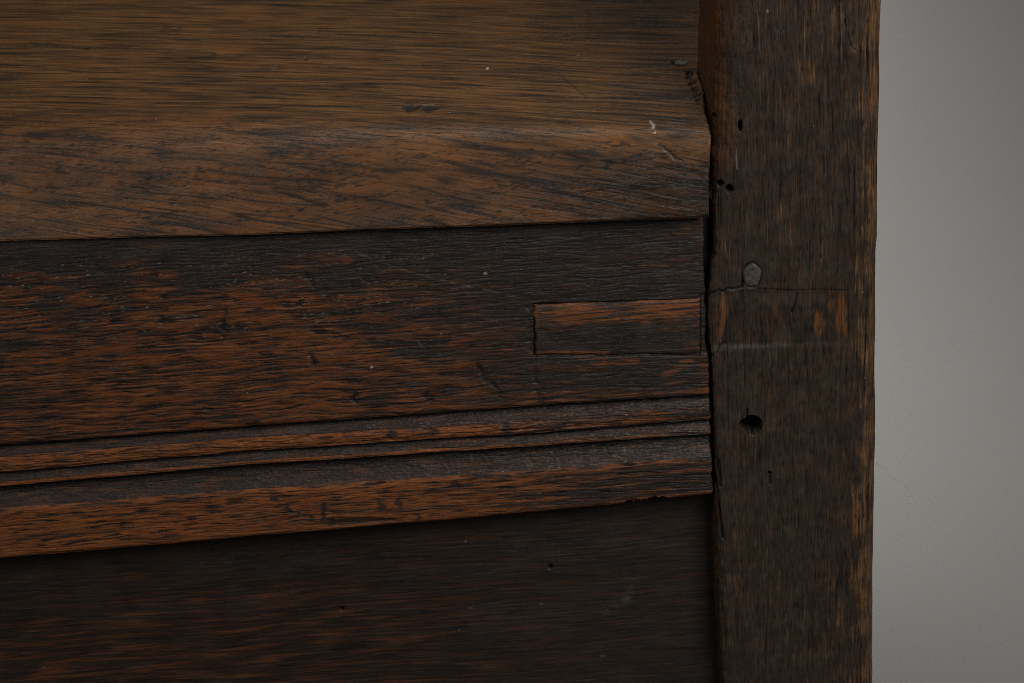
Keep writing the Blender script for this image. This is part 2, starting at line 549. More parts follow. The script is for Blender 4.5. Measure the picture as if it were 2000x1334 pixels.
# rows: flat | cove1 | bead | groove | fillet | cove2 | fascia | arris | underside
yb, zb = seat_bottom(xg)
ztopr = zb - 0.0004
Zl = {k: line(LX, v, xg, Y=0.001) + 0.00025 * fbm(xg * 22, 0.5 + i * 0.21, 3, 190) + 0.00012 * fbm(xg * 60, 0.5 + i * 1.7, 3, 191) for i, (k, v) in enumerate(LN.items())}
segs = [('t', 'a0', 330), ('a0', 'a1', 46), ('a1', 'b', 44), ('b', 'c', 34), ('c', 'd', 14), ('d', 'e', 66), ('e', 'f', 104)]
Zl['t'] = ztopr
rowsZ, rowsY, rowK = [], [], []
for si, (k0, k1, n) in enumerate(segs):
    t = np.linspace(0, 1, n, endpoint=(si == len(segs) - 1))[:, None]
    rowsZ.append(Zl[k0][None, :] + (Zl[k1] - Zl[k0])[None, :] * t)
    if si == 0:
        y = 0.0009 * ss(0.985, 1.0, t)
    elif si == 1:
        y = 0.0009 + 0.0036 * ss(0, 0.12, t) - 0.0032 * ss(0.2, 1.0, t)
    elif si == 2:
        y = 0.0013 - 0.0009 * np.sin(t * math.pi) ** 0.7
    elif si == 3:
        y = 0.0013 + 0.0026 * ss(0, 0.25, t) - 0.0022 * ss(0.35, 1, t)
    elif si == 4:
        y = 0.0017 - 0.0003 * np.sin(t * math.pi)
    elif si == 5:
        y = 0.0017 + 0.0050 * ss(0, 0.16, t) - 0.0050 * (np.clip((t - .16) / .84, 0, 1)) ** 1.6
    else:
        y = 0.0017 - 0.0014 * ss(0, 0.06, t) + 0.0020 * np.clip((t - 0.88) / 0.12, 0, 1) ** 2.2
    rowsY.append(np.broadcast_to(y, rowsZ[-1].shape))
    rowK.append(np.full(n, si))
Zr, Yr, K = np.concatenate(rowsZ), np.concatenate(rowsY), np.concatenate(rowK)[:, None]
Xr = np.broadcast_to(xg[None, :], Zr.shape).copy()
# eroded right-hand end: squeeze columns to the measured end line
oe = np.argsort(endp[:, 2])
xe = np.interp(Zr[:, -1], endp[oe, 2], endp[oe, 0]) + 0.00045 * fbm(Zr[:, -1] * 200, 0.5, 4, 3, 0.6)
tail = ss(0, 1, np.clip((Xr - (XE - 0.03)) / 0.03, 0, 1))
Xr = Xr + (xe - XE)[:, None] * np.clip((Xr - (XE - 0.03)) / 0.03, 0, 1)
P = np.stack([Xr, Yr, Zr], -1)
px, py = proj(P)
rowz = Zl['a0'][None, :] - Zr
U = Xr * 1000
Wd = rowz * 1000
Wg = Wd + 0.9 * fbm(U / 70, Wd / 25, 2, 2) + 0.5 * fbm(U / 18, Wd / 9, 2, 4)
fib = fba(U / 10, Wg / 0.75, 3, 101)
fib2 = fba(U / 24, Wg / 1.6, 3, 102)
dash = pn(U / 11, Wg / 0.85, 103) + 0.6 * pn(U / 26, Wg / 0.7, 104)
blot = fbm(U / 30, Wd / 13, 4, 105)
ray = fbm(U / 26 - Wd / 11, Wd / 5.2 + U / 80 + 0.5 * fbm(U / 20, Wd / 10, 2, 107), 2, 106, 0.4)
flat = (K == 0)
topd = py - np.interp(px, [0, 700, 1385], [478, 452, 420])       # distance below the seat edge
arr = np.interp(px, LX, LN['a0']) - py                              # distance above first moulding line
left = 1 - ss(420, 1120, px + 150 * blot + 0.45 * (600 - py))
Wf = 0.70 * left * ss(40, 150, topd + 60 * blot) + 0.10
Wf = Wf + 0.16 * left * ss(120, 260, topd)
Wf = np.maximum(Wf, 0.62 * (1 - ss(6, 34, arr + 22 * fib2)) * (0.35 + 0.65 * ss(-.35, .35, blot + 0.3)))
Wf = np.maximum(Wf, 0.55 * (1 - ss(20, 120, arr)) * (1 - ss(900, 1150, px + 140 * fib2)))
Wf = np.maximum(Wf, 0.65 * ss(1352, 1380, px + 14 * fib) * ss(-.5, .2, blot + fib * .5) * (ss(690, 720, py) + (1 - ss(470, 520, py))))
Wf = np.maximum(Wf, 0.8 * ell(px, py, 1340, 446, 45, 16, .6) * ss(-.3, .4, fib))
for (x0, y0, x1, y1, wd, k) in ((1050, 693, 1180, 701, 4.5, .85), (1135, 722, 1245, 703, 6, .9), (1300, 732, 1350, 702, 8, .75), (1350, 700, 1380, 697, 5, .8),
                                (1250, 522, 1350, 505, 5, .6), (1000, 643, 1032, 640, 4, .6), (1052, 722, 1100, 714, 4, .55), (1180, 773, 1290, 768, 6, .7),
                                (840, 684, 885, 678, 9, .5), (700, 588, 760, 575, 5, .4)):
    Wf = np.maximum(Wf, k * seg(px, py + 5 * fib2, x0, y0, x1, y1, wd, .7))
band = 0.62 * fba(U / 58, Wg / 1.7, 3, 160, 0.6) + 0.55 * fba(U / 26, Wg / 1.0, 3, 165, 0.6) + 0.25 * pn(U / 9, Wg / 0.8, 166)
Wf = np.minimum(Wf, 0.72) - 0.30 * ss(0.0, .55, fbm(U / 45, Wd / 14, 3, 167)) * (arr > 12) - 0.10 * (1 - ss(0, 260, px))
wear = np.clip(0.5 * ss(-0.42, 0.55, band + 1.75 * (Wf - 0.5)) + 0.55 * Wf * (0.75 + 0.95 * band), 0, 1) * (0.65 + 0.35 * ss(-.5, .4, fib)) * ss(0.02, 0.3, Wf)
# black dashes (open pores packed with wax)
fl = ss(0.34, 0.06, np.abs(pn(U / 36, Wg / 1.7, 185))) * ss(-.25, .2, pn(U / 20, Wg / 3, 186))
dsh = ss(0.12, 0.40, dash) * (1 - 0.85 * ss(0.26, 0.42, ray))
pore = 0.85 * dsh * (0.45 + 0.55 * ss(0.1, 0.5, Wf)) + 0.45 * ss(.15, .5, pn(U / 22, Wg / 0.9, 168)) * ss(0.1, .4, Wf)
pore = np.maximum(pore, 0.7 * fl * ss(0.12, .4, Wf) * (1 - .7 * ss(0.26, .45, ray)))
redm = 0.62 * ss(0.24, 0.50, ray + 0.22 * band) * (0.14 + 0.86 * left) * ss(30, 110, topd + 50 * blot) * flat * (0.5 + 0.5 * ss(-.6, .2, blot))
redm = np.maximum(redm, 0.45 * ell(px, py, 677, 508, 10, 7, .5))
dust = 0.05 * ss(0, .6, fbm(U / 12, Wd / 9, 4, 110)) + 0.16 * (1 - ss(0, 70, topd)) * ss(-.2, .5, blot)
dust = dust + 0.2 * ss(800, 1100, px) * 0.5 * ss(-.2, .7, fbm(U / 30, Wd / 16, 3, 111))
pxo, pyo = px, py
px, py = px + 7 * fbm(U / 5, Wd / 4, 3, 180), py + 5 * fbm(U / 6, Wd / 3, 3, 181)
gouge = np.maximum.reduce([
    poly(px, py, [(1036, 598), (1037, 640), (1041, 690), (1048, 745), (1058, 785)], 5.5, .5) * 0.8,
    poly(px, py, [(950, 735), (966, 752), (984, 783)], 5, .6), poly(px, py, [(940, 715), (946, 745)], 5, .6),
    poly(px, py, [(436, 610), (437, 655)], 6, .6), poly(px, py, [(585, 595), (588, 590)], 5, .6), poly(px, py, [(610, 690), (612, 712)], 5),
    poly(px, py, [(598, 535), (612, 556)], 5, .7), poly(px, py, [(832, 775), (845, 782)], 7, .7), poly(px, py, [(690, 782), (694, 776)], 5),
    poly(px, py, [(322, 672), (380, 655), (432, 625)], 2.5, .8) * .6, ell(px, py, 415, 802, 26, 6, .6)])
gouge = gouge * flat * (0.35 + 0.65 * ss(-.5, .2, fbm(U / 3, Wd / 5, 2, 161)))
px, py = pxo, pyo
scr = poly(px, py, [(700, 495), (757, 516), (800, 530), (848, 543), (905, 556), (960, 568), (1012, 581)], 1.6, .7) * ss(-.5, .2, pn(U / 6, U / 9 + 3, 140))
scr = np.maximum(scr, 0.8 * seg(px, py, 815, 664, 829, 682, 1.6))
# moulding
tarr = np.clip(np.exp(-(np.minimum(np.abs(py - np.interp(px, LX, LN['e']) - 4), 99) / 7) ** 2), 0, 1)
bead = (K == 2) * 1.0
fil = (K == 4) * 1.0
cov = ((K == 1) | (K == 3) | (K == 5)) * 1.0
fas = (K == 6) * 1.0
tb = (py - np.interp(px, LX, LN['e'])) / (np.interp(px, LX, LN['f']) - np.interp(px, LX, LN['e']))
darkR = ss(820, 1180, px + 130 * blot)
wb = bead * ss(-.5, .55, band + 0.42 - 0.62 * ss(850, 1250, px) + 0.5 * blot)
wfi = fil * np.clip(0.75 - 0.35 * ss(800, 1200, px) + 0.6 * blot, 0, 1)
lowed = ss(0.86, 0.93, tb) * (0.55 + .45 * ss(-.5, .1, blot + fib2))
wfa = fas * np.clip(ss(-.55, .55, 1.1 * band + 0.42 - 0.95 * darkR + 0.35 * blot) + 0.85 * lowed + 0.7 * tarr * ss(-.3, .2, blot + .4 * band), 0, 1)
wear = np.where(K > 0, wb + wfi + wfa + 0.06 * cov, wear)
pore = np.where(K > 0, (0.6 * ss(.1, .45, fbm(U / 16, Wd / 3.5, 3, 187)) * ss(-.1, .3, dash + fib) * fas + 0.75 * dsh * (bead + fas * (1 - 0.8 * ss(.83, .92, tb))) + 0.5 * ss(0.3, 0.6, blot) * fas * darkR * 0.5), pore)
rayf = ss(0.25, 0.5, fbm(U / 11, Wd / 6, 3, 120))
redm = np.where(K > 0, 0.55 * rayf * (fas * (1 - darkR) * (1 - ss(.8, .9, tb)) + 0.5 * bead * (1 - darkR)), redm)
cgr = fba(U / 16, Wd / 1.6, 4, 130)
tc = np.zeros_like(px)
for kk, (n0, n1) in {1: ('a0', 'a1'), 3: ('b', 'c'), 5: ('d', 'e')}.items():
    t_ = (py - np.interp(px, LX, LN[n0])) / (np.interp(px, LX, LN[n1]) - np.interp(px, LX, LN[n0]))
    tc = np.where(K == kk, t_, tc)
dust = np.where(K > 0, cov * (0.0 + 0.20 * ss(0.4, 1.0, tc) ** 1.8) * (0.65 + 0.6 * cgr) * (0.45 + 0.55 * ss(100, 900, px)) + 0.03 * fas, dust)
wear = np.where(cov > 0, np.maximum(wear, 0.25 * ss(0.1, 0.6, cgr)), wear)
dust = dust + 0.35 * ell(px, py, 585, 842, 24, 9, .6) * (K == 1)
px, py = px + 9 * fbm(U / 5, Wd / 4, 3, 182), py + 7 * fbm(U / 6, Wd / 3, 3, 183)
gm = np.maximum.reduce([ell(px, py, 990, 834, 11, 17, .4) * (K < 4), ell(px, py, 762, 850, 8, 8, .5), ell(px, py, 812, 1012, 6, 5, .5),
                        ell(px, py, 850, 846, 6, 6, .5), ell(px, py, 893, 947, 11, 8, .5), ell(px, py, 745, 988, 9, 9, .6), ell(px, py, 780, 980, 7, 14, .6),
                        ell(px, py, 535, 975, 8, 8, .6), ell(px, py, 632, 1002, 5, 20, .5), poly(px, py, [(560, 995), (585, 1003), (606, 1013)], 3.2, .5)]) * (K > 0)
px, py = pxo, pyo
btm = np.interp(px, LX, LN['f'])
chipb = box(px, py, 640, 1015 - (px - 640) * 0.03 + 4 * fib2, 772 + 20 * blot, btm - 8, 2.5) * fas
wx, wy = 9 * fbm(U / 6, Wd / 4, 3, 194), 6 * fbm(U / 4, Wd / 4, 3, 195)
notchb = (ell(px + wx, py + wy, 1278, btm - 1, 20, 8, .3) + 0.6 * ell(px + wx, py + wy, 1240, btm, 14, 5, .4)) * fas
pore = np.where(cov > 0, np.maximum(pore, 0.75 * (1 - ss(0.08, 0.55, tc + .15 * cgr))), pore)  # shade under each cove's upper lip, painted in dark
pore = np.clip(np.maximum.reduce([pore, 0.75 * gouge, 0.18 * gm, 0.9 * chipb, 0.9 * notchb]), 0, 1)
wear = wear * (1 - gouge) * (1 - 0.9 * gm)
redm = redm * (1 - gouge) * (1 - gm)
# patch seat: the repair block has its own mesh; the rail is sunk a little behind it
inpatch = box(px, py, 1042, 594 - 0.035 * (px - 1043), 1368, 697.5 - 0.008 * (px - 1043), 1.5)
pore = np.maximum(pore, 0.9 * inpatch * flat)
disp = (0.00025 * blot + 0.00012 * fib + 0.00010 * fib2 + 0.00018 * dsh + 0.0006 * gouge + 0.0001 * gm
        + 0.0008 * chipb + 0.0035 * notchb + 0.0001 * scr)
disp = disp - 0.00012 * ss(0.3, 0.5, ray) * flat + cov * (0.00014 * cgr + 0.00015 * pn(U / 1.5, Wd / 1.2, 131))
disp = disp + 0.0014 * inpatch * flat + 0.0010 * box(px, py, 1366, 575, 1400, 694, 3) * flat
endr = np.clip((px - (np.interp(py, [405, 572, 690, 770, 968], [1376, 1378, 1385, 1388, 1393]) - 7)) / 7, 0, 1)
disp = disp + 0.0011 * endr ** 2
ero = fbm(U / 18, Wd / 2.5, 3, 192)
disp = disp + (bead + fil + 0.7 * tarr) * (0.0004 * ss(0.0, .6, ero) + 0.0003 * ss(.25, .5, fbm(U / 6, Wd / 3, 2, 193)))
P[..., 1] += disp
speck = (RNG.rand(*px.shape) > 0.99996) * 0.35
glint = ss(0.50, 0.72, pn(U / 2.6, Wg / 0.6, 170) + 0.35 * pn(U / 30, Wg / 3, 171)) * ss(0.0, .35, dash) * (1 - ss(750, 1000, px)) * (1 - ss(590, 760, py)) * ss(20, 50, topd) * 0.15 * flat  # waxy glints painted into the colour as pale flecks
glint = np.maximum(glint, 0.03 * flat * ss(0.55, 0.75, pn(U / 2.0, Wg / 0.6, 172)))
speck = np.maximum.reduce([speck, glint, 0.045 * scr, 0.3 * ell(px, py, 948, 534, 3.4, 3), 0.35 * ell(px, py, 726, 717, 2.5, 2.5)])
speck = np.maximum(speck, 0.14 * ss(.42, .6, pn(U / 1.6, Wd / 1.1, 150)) * np.exp(-((tc - .95) / .12) ** 2) * cov * ss(650, 1000, px))
# wrap the mesh round: underside and right end
und = P[-1].copy()
und2 = und.copy()
und2[:, 1] = 0.034
P = np.concatenate([P, (und + np.array([0, 0.004, -0.0003]))[None], und2[None]], 0)
e1 = P[:, -1].copy()
e2 = e1.copy()
e1[:, 1] += 0.0016
e1[:, 0] += 0.0003
e2[:, 1] = 0.034
P = np.concatenate([P, e1[:, None], e2[:, None]], 1)


def pad(a, v=None):
    a = np.broadcast_to(a, px.shape)
    a = np.concatenate([a, a[-1:], a[-1:]], 0)
    a = np.concatenate([a, a[:, -1:], a[:, -1:]], 1)
    return a


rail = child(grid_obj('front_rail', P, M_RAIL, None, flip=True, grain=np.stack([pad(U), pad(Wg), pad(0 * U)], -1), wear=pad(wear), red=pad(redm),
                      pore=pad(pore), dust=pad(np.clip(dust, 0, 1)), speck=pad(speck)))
rail['label'] = 'front seat rail with run mouldings along its lower edge'

# ---- let-in repair block on the rail
nu, nv = 420, 210
pc = np.array([(1043, 596), (1367, 585), (1368, 690), (1047, 694)], float)
aa, bb = np.meshgrid(np.linspace(0, 1, nu), np.linspace(0, 1, nv))
qx = (pc[0, 0] * (1 - aa) + pc[1, 0] * aa) * (1 - bb) + (pc[3, 0] * (1 - aa) + pc[2, 0] * aa) * bb
qy = (pc[0, 1] * (1 - aa) + pc[1, 1] * aa) * (1 - bb) + (pc[3, 1] * (1 - aa) + pc[2, 1] * aa) * bb
eb = np.clip(1 - np.minimum(np.minimum(aa, 1 - aa) * 6, np.minimum(bb, 1 - bb) * 3), 0, 1)
qx = qx + eb * 2.6 * fbm(qx / 40, qy / 16, 3, 210)
qy = qy + eb * 2.6 * fbm(qx / 50, qy / 30 + 9, 3, 211)
P = unproj(qx.ravel(), qy.ravel(), Y=0.0).reshape(nv, nu, 3)
ed = np.minimum.reduce([aa * 80, (1 - aa) * 80, bb * 26, (1 - bb) * 26])    # mm from the edge
U, Wd = P[..., 0] * 1000, -P[..., 2] * 1000
fib = fba(U / 22, Wd / 0.9, 3, 201)
fib2 = fba(U / 40, Wd / 3, 3, 202)
blot = fbm(U / 14, Wd / 7, 4, 203)
P[..., 1] = -0.0002 + 0.0008 * np.clip(1 - ed / 1.4, 0, 1) ** 2 * (0.5 + .5 * ss(-.4, .4, blot)) + 0.0001 * fib + 0.00022 * blot + 0.0008 * np.clip(1 - bb * 26 / 5, 0, 1) ** 2
band = 1 - ss(24, 50, (qy - (596 - 0.034 * (qx - 1043))) + 22 * fib2 + 12 * blot)
wear = 1.0 * band * ss(-.55, .35, fib + .4 * fib2) * (0.35 + 0.65 * ss(1040, 1180, qx + 40 * blot)) + 0.03 + 0.08 * ss(.1, .5, fib)
wear = np.maximum(wear, 0.6 * ell(qx, qy, 1260, 624, 60, 9, .6) * ss(-.4, .3, blot + .1))
wear = np.maximum(wear, 0.55 * (1 - ss(4, 12, qx - 1043 + 5 * blot)) * (1 - ss(630, 660, qy)))
wear = np.maximum(wear, 0.5 * ell(qx, qy, 1090, 668, 34, 5, .7) * ss(-.3, .3, fib))
wear = np.maximum(wear, 0.55 * ell(qx, qy, 1356, 678, 20, 10, .6) * ss(-.5, .2, fib))
wear = np.maximum(wear, 0.85 * ell(qx, qy, 1110, 690, 90, 4.5, .6) * ss(-.5, .2, blot))
wear = wear * (1 - 0.85 * ell(qx, qy, 1210, 655, 150, 24, .35) * (1 - band))
dust = 0.06 * ss(0, .5, blot) + 0.3 * ell(qx, qy, 1266, 637, 13, 7, .7) + 0.06
pore = 0.55 * ss(0.2, .5, pn(U / 9, Wd / .7, 204)) + 0.45 * ss(-.2, .5, -blot) * (1 - band) + 0.7 * ell(qx, qy, 1215, 622, 6, 3, .6)
speck = (RNG.rand(nv, nu) > 0.9998) * 0.3
back = P[[0, -1]].copy()
full = np.concatenate([P[:1] + [0, 0.006, 0], P, P[-1:] + [0, 0.006, 0]], 0)
full = np.concatenate([full[:, :1] + [0, 0.006, 0], full, full[:, -1:] + [0, 0.006, 0]], 1)


def pad2(a):
    a = np.concatenate([a[:1], a, a[-1:]], 0)
    return np.concatenate([a[:, :1], a, a[:, -1:]], 1)


patch = grid_obj('repair_block', full, M_RAIL, None, flip=True, grain=np.stack([pad2(U), pad2(Wd), pad2(0 * U)], -1), wear=pad2(np.clip(wear, 0, 1)),
                 red=pad2(0.1 * wear), pore=pad2(np.clip(pore, 0, 1)), dust=pad2(dust), speck=pad2(speck))
patch.parent = rail
patch.matrix_parent_inverse = Matrix.Identity(4)
patch['label'] = 'dark let-in oak repair block with a worn brown top edge'


def block(name, x0, x1, y0, y1, z0, z1, mat, parent, bev=0.001):
    import bmesh
    bm = bmesh.new()
    bmesh.ops.create_cube(bm, size=1)
    for v in bm.verts:
        v.co = ((x0 + x1) / 2 + v.co.x * (x1 - x0), (y0 + y1) / 2 + v.co.y * (y1 - y0), (z0 + z1) / 2 + v.co.z * (z1 - z0))
    bmesh.ops.bevel(bm, geom=bm.edges[:], offset=bev, segments=2, affect='EDGES')
    me = bpy.data.meshes.new(name)
    bm.to_mesh(me)
    bm.free()
    me.materials.append(mat)
    o = bpy.data.objects.new(name, me)
    COL.objects.link(o)
    o.parent = parent
    return o


xe0 = float(endp[:, 0].min())
ze1 = float(unproj([1385], [430], Y=0)[0, 2])
ze0 = float(unproj([1385], [955], Y=0)[0, 2])
block('tenon', xe0 - 0.02, xe0 + 0.03, 0.011, 0.026, ze0, ze1, M_TENON, rail)

# ---- recessed panel ------------------------------------------------------
YP = 0.016
xa = axis(XL, XE + 0.012, XF0, XE + 0.004, 0.00062, 0.005)
zpt = unproj([0], [980], Y=YP)[0, 2] + 0.03
zpb = unproj([700], [1370], Y=YP)[0, 2]
za = axis(0.075, zpt, zpb, zpt, 0.00042, 0.005)[::-1]
X, Z = np.meshgrid(xa, za)
P = np.stack([X, np.full_like(X, YP), Z], -1)
px, py = proj(P)
U, Wd = X * 1000, -Z * 1000 + 0.012 * X * 1000
Wg = Wd + 1.2 * fbm(U / 80, Wd / 30, 2, 301)
fib = fba(U / 26, Wg / 1.0, 3, 302)
fib2 = fba(U / 34, Wg / 2.0, 3, 303)
blot = fbm(U / 36, Wd / 16, 4, 304)
dash = pn(U / 14, Wg / .9, 305)
lw = (1 - ss(350, 1250, px + 250 * blot)) * ss(60, 200, py - (1093 - 0.09 * px) + 60 * blot)
wear = np.clip(0.05 + 0.14 * ss(-.1, .6, fib) + 0.85 * ss(0.26, 0.62, fib2 + 0.35 * fib + 0.12) * lw + 0.10 * lw + 0.25 * ss(.35, .6, fib2) * ss(-.2, .5, blot), 0, 1)
redm = 0.30 * ss(0.2, 0.6, fba(U / 60, Wg / 2.2, 3, 306)) * (0.4 + .6 * lw)
pore = 0.65 * ss(.2, .5, dash) * (0.6 + 0.4 * lw) + 0.4 * ss(.15, .5, -fib)
hole = np.maximum(ell(px, py, 1075, 1107, 4, 4, .4), ell(px, py, 668, 1190, 3, 4, .5))
pore = np.clip(pore + hole, 0, 1)
dust = 0.03 + 0.09 * ss(-.1, .6, fbm(U / 22, Wd / 12, 4, 307)) + 0.09 * ss(700, 1200, px)
sm = seg(px, py, 1180, 1195, 1226, 1170, 10, .9) + 0.8 * seg(px, py, 1222, 1172, 1234, 1145, 6, .9)
dust = dust + 0.35 * sm * ss(-.4, .3, fbm(U / 4, Wd / 2, 3, 308))
dust = dust + 0.22 * ell(px, py, 345, 1190, 55, 14, .8) * ss(-.3, .4, blot + fib) + 0.15 * ell(px, py, 960, 1215, 110, 18, .9) * ss(-.2, .4, fib)
speck = (RNG.rand(*px.shape) > 0.99995) * 0.3
for (sx, sy) in ((1057, 1180), (919, 1188), (1177, 1282)):
    speck = np.maximum(speck, 0.05 * ell(px, py, sx, sy, 5, 2.2))
P[..., 1] += 0.00012 * fib + 0.00035 * blot + 0.0001 * ss(.25, .5, dash) + 0.004 * hole
panel = child(grid_obj('panel', P, M_PANEL, None, flip=True, grain=np.stack([U, Wg, 0 * U], -1), wear=wear, red=redm, pore=pore,
                       dust=np.clip(dust, 0, 1), speck=speck))
panel['label'] = 'dark recessed oak panel below the rail'
block('lower_rail', XL, XE, 0.0, 0.034, 0.03, 0.085, M_TENON, root, 0.003).matrix_parent_inverse = INV

# ---- seat board ----------------------------------------------------------
YB = 0.40
xfine = np.linspace(XF0, XE - 0.0008, 600)
xg = np.concatenate([np.linspace(XL, XF0, 40, endpoint=False), xfine])
Yt = lin(xg, unproj([0, 690, 1385], [262, 262, 263], Y=0)[:, 0], pt[:, 1])
yb, zb = seat_bottom(xg)
Rw = lin(xg, XTs, np.array([0.026, 0.020, 0.0080]))
Rw = np.where(xg < XF0, Rw[40], Rw)
# profile from back of the seat to the bottom of the nosing
tY = np.concatenate([np.linspace(YB, 0.21, 30, endpoint=False), np.linspace(0.21, 0.0, 330)])
rows = []
for y0 in tY:
    s = (y0 - 0.0) / 0.21
    yy = (Yt + Rw) + (y0 if y0 <= 0.21 else y0) * np.ones_like(xg)
    rows.append(np.stack([xg, yy, np.full_like(xg, Zs)], -1))
# rounded front: quadratic curve, then the slanting face
P0 = np.stack([xg, Yt + Rw, np.full_like(xg, Zs)], -1)
P1 = np.stack([xg, Yt, np.full_like(xg, Zs)], -1)
B = np.stack([xg, yb, zb], -1)
dirv = B - P1
L_ = np.linalg.norm(dirv, axis=1, keepdims=True)
P2 = P1 + dirv / L_ * np.minimum(Rw[:, None] * 1.1, L_ * 0.6)
for t in np.linspace(0, 1, 60)[1:]:
    rows.append((1 - t) ** 2 * P0 + 2 * t * (1 - t) * P1 + t * t * P2)
for t in np.linspace(0, 1, 130)[1:]:
    q = P2 + (B - P2) * t
    q[:, 1] += 0.0012 * ss(0.94, 1.0, t) - 0.0008 * math.sin(math.pi * t)
    rows.append(q)
nfront = len(rows)
P = np.array(rows)
# arc length from the nosing bottom, mm
dl = np.linalg.norm(np.diff(P, axis=0), axis=2)
W_ = np.concatenate([np.cumsum(dl[::-1], 0)[::-1], np.zeros((1, len(xg)))], 0) * 1000
# right-hand end: scribed to the post, then running on behind it
Yq = P[..., 1]
pl = zint(np.array([Zs]), lft)[0]
gap = 0.0022 * (1 - ss(0.012, 0.05, Yq)) + 0.0006
endx = pl - gap + 0.0004 * fbm(Yq[:, -1:] * 300, 0.7, 3, 5) + 0 * Yq
front_end = np.interp(proj(P[:, -1])[1], [262, 420], [1381, 1383])
fe = unproj(front_end, proj(P[:, -1])[1], Y=-0.011)[:, 0]
isface = ss(Zs - 0.003, Zs - 0.008, P[:, -1, 2])[:, None]
endx = endx * (1 - isface) + fe[:, None] * isface
endx = np.where(Yq[:, -1:] > PD - 0.004, pl + 0.058, endx)
tl = np.clip((xg[None, :] - (xg[-1] - 0.05)) / 0.05, 0, 1)
P[..., 0] += (endx - xg[-1]) * tl
px, py = proj(P)
U = P[..., 0] * 1000
W0 = W_
hN = (W_[len(tY) - 1])[None, :]                  # nosing height in mm at each X
onf = 1 - ss(hN - 16 + 8 * fbm(U / 50, W_ / 9, 3, 430), hN + 9, W_)                 # 1 on the front face, 0 on top
Wg = W_ + 0.20 * U + 1.0 * fbm(U / 90, W_ / 30, 2, 401)
Wu = W_ - 0.08 * U + 1.5 * fbm(U / 60, W_ / 14, 2, 402)
fib = fba(U / 50, Wg / 2.5, 4, 403, 0.7) * (1 - onf) + fba(U / 34, Wg / 1.3, 3, 420) * onf
fine = pn(U / 26, Wg / 1.7, 404)
rows_ = ss(0.30, 0.55, pn(U / 5.0, Wu / 1.0, 440)) * ss(0.0, 0.35, pn(U / 50, Wu / 3.2, 441)) * onf
lines = pn(U / 44, Wg / (2.0 + 0.7 * (1 - onf)), 405) + 0.4 * pn(U / 14, Wg / 1.2, 406)
blot = fbm(U / 60, W_ / 26, 4, 407)
por = 0.8 * pn(U / 6, Wu / 1.1, 408) + 0.5 * pn(U / 2.5, Wu / 1.1, 421) + 0.75 * pn(U / 40, Wu / 4.5, 409)
edge = np.exp(-((W_ - hN + 8) / 9) ** 2)  # paler arris: worn wood plus its highlight painted into the colour
rightg = ss(980, 1330, px + 60 * blot)
backd = 0.0
wear = np.clip(0.60 + (0.30 + 0.25 * (1 - onf)) * fib + 0.2 * blot - 0.22 * ss(1050, 1320, px) * ss(120, 10, py) - 0.25 * rightg * (1 - onf) - 0.22 * onf + 0.32 * edge * ss(-.5, .3, blot), 0, 1)  # includes painted shade at the back right, beside the post
lowf = onf * (1 - ss(0.1, 0.9, W_ / hN))
wear = np.clip(wear - 0.42 * lowf - 0.12 * onf - 0.15 * onf * ss(-.2, .4, fbm(U / 40, W_ / 12, 3, 422)), 0, 1)
wear = np.clip(wear - 0.35 * onf * rightg * ss(-.2, .4, fbm(U / 10, Wu / 2.2, 3, 410)), 0, 1)
redm = np.clip(onf ** 1.6 * (0.52 - 0.35 * rightg) * (0.7 + 0.6 * fbm(U / 26, W_ / 8, 4, 423)) + 0.35 * edge * ss(-.1, .5, blot) + 0.18 * ss(.1, .5, blot) * (1 - onf), 0, 0.85)
pore = 0.6 * ss(0.28, 0.55, lines) * (1 - 0.55 * onf) + onf * 0.85 * ss(0.34, 0.62, por) * (0.7 + 0.3 * rightg)
pore = pore + 0.5 * ss(.15, .5, fine) * (1 - onf)
thin = ss(0.18, 0.05, np.abs(pn(U / 60, Wg / 3.6, 431))) * ss(-.15, .25, pn(U / 34, Wg / 5, 432)) * onf
thin = np.maximum(thin, ss(0.20, 0.05, np.abs(pn(U / 75, Wg / 7, 433))) * ss(-.1, .3, pn(U / 45, Wg / 8, 434)) * (0.35 + .65 * onf))
pore = np.maximum(pore, 0.82 * thin)
pore = np.maximum(pore, 0.9 * rows_)
hw = fbm(U / 12, Wu / 1.5, 3, 411)
pore = np.clip(pore + onf * rightg * 0.85 * ss(0.0, 0.45, hw) * ss(300, 335, py) * (1 - ss(385, 410, py)), 0, 0.95)
pxo, pyo = px, py
px, py = px + 8 * fbm(U / 7, W_ / 5, 3, 424), py + 4 * fbm(U / 8, W_ / 4, 3, 425)
knot = np.maximum(ell(px, py, 803, 209, 17, 7.5, .5), ell(px, py, 838, 210, 19, 6, .6)) 
split = poly(px, py, [(1318, 121), (1333, 124), (1341, 139), (1350, 152), (1357, 176), (1368, 200)], 3.4, .5)
slash = np.maximum.reduce([poly(px, py, [(1322, 122), (1334, 125), (1342, 140), (1352, 152), (1358, 175)], 5, .6), poly(px, py, [(1092, 145), (1118, 165), (1145, 190)], 2.2, .8) * .6,
                           seg(px, py, 55, 85, 170, 92, 3.5, .9) * .8, seg(px, py, 240, 92, 420, 101, 2.5, .9) * .6, ell(px, py, 600, 114, 5, 4) * .8, ell(px, py, 540, 131, 6, 3) * .7,
                           seg(px, py, 610, 67, 622, 62, 2) * .7, seg(px, py, 320, 58, 350, 54, 2) * .7, poly(px, py, [(1290, 285), (1312, 300), (1328, 316)], 3, .7),
                           seg(px, py, 1010, 75, 1110, 68, 2.5, .9) * .6, ell(px, py, 253, 290, 4, 3, .6)])
pore = np.clip(np.maximum.reduce([pore, 1.0 * knot, 0.9 * slash, split]), 0, 1)
px, py = pxo, pyo
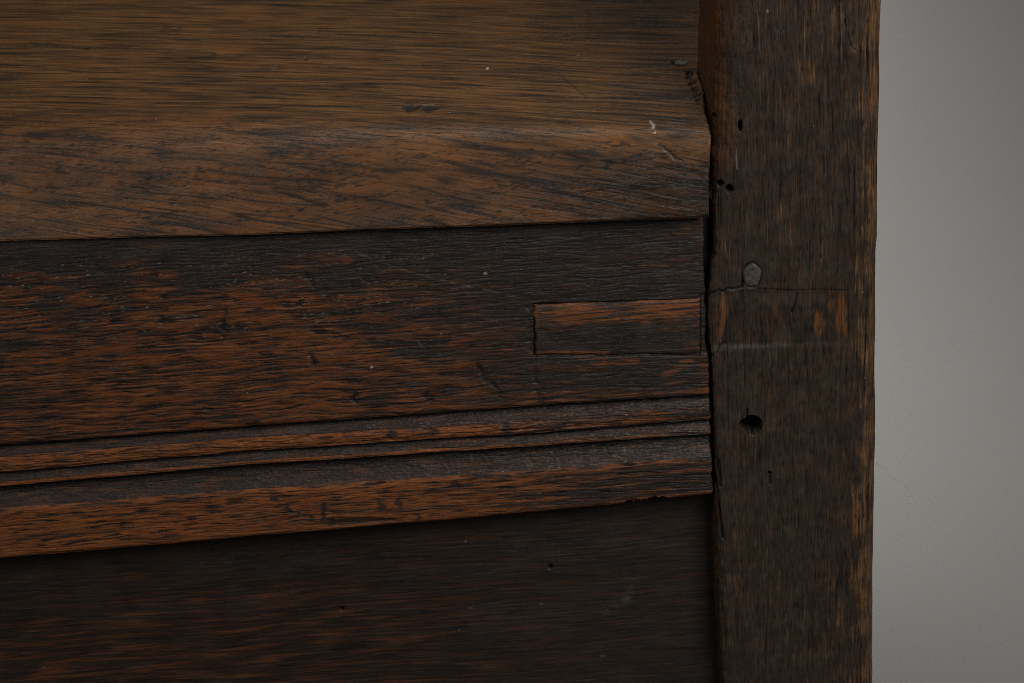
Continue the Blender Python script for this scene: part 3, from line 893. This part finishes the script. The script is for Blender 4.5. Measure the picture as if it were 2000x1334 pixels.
dust = 0.02 + 0.07 * ss(-.1, .6, fbm(U / 30, W_ / 3, 4, 412)) * (1 - onf) + 0.30 * ell(px, py, 1250, 180, 70, 22, .9) * ss(-.4, .4, fib)
dust = dust + 0.22 * rightg * onf * ss(-.4, .5, fbm(U / 14, W_ / 8, 3, 413)) + 0.04 * onf * ss(600, 1000, px) + 0.1 * knot
dust = dust + 0.45 * ell(px, py, 1368, 285, 22, 18, .8) * ss(-.3, .3, fbm(U / 5, W_ / 3, 3, 414))  # pale blob paints the highlight on the nosing's right end
speck = (RNG.rand(*px.shape) > 0.99994) * 0.35
speck = np.maximum.reduce([speck, 0.4 * np.maximum(ell(px, py, 1276, 247, 3, 5, .5, .4), seg(px, py, 1270, 238, 1275, 243, 1.8)), 0.5 * ell(px, py, 1279, 259, 2.2, 2.2),
                           0.15 * ell(px, py, 1315, 240, 16, 6, .9) * ss(-.2, .3, fib), 0.6 * ell(px, py, 952, 134, 2.5, 2.5)])
nrm_top = (W_ > hN)[..., None]
d = 0.00028 * blot + 0.00010 * fib + 0.00012 * ss(0.3, 0.6, lines) + 0.0009 * knot + 0.0005 * slash + 0.0006 * split + 0.00012 * onf * ss(.36, .62, por)
P[..., 2] -= d * (1 - onf)
P[..., 1] += d * onf
# underside and end faces
u1 = P[-1] + np.array([0, 0.003, -0.0001])
u2 = P[-1].copy()
u2[:, 1] = 0.36
u2[:, 2] = P[-1][:, 2] - 0.0001
P = np.concatenate([P, u1[None], u2[None]], 0)
e1 = P[:, -1].copy()
e1[:, 0] += 0.0004
e1[:-2, 2] -= 0.0006
e2 = e1.copy()
e2[:, 2] = np.minimum(e2[:, 2], zb[-1] + 0.004)
e2[:, 1] = np.maximum(e2[:, 1], 0.012)
P = np.concatenate([P, e1[:, None], e2[:, None]], 1)
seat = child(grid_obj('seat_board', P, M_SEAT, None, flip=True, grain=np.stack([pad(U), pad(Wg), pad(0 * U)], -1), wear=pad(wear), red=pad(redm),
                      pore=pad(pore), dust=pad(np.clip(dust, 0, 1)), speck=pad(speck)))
seat['label'] = 'worn brown oak seat board with rounded front edge'

# ---- a loose fibre caught on the edge of the post
pts = unproj([1712, 1728, 1742, 1752, 1764, 1770, 1778, 1776], [905, 916, 932, 940, 944, 952, 962, 972], Y=0.03)
V, F = [], []
for i, p in enumerate(pts):
    for k in range(4):
        a = k * math.pi / 2
        V.append((p[0] + 0.00003 * math.cos(a), p[1] + 0.00003 * math.sin(a), p[2] + 0.00004 * math.cos(a)))
for i in range(len(pts) - 1):
    for k in range(4):
        F.append((i * 4 + k, i * 4 + (k + 1) % 4, i * 4 + 4 + (k + 1) % 4, i * 4 + 4 + k))
fb = add_mesh('fibre_strand', V, F, M_FIBRE, None)
fb['label'] = 'fine pale grey fibre hanging off the right edge of the post'
fb['category'] = 'fibre'
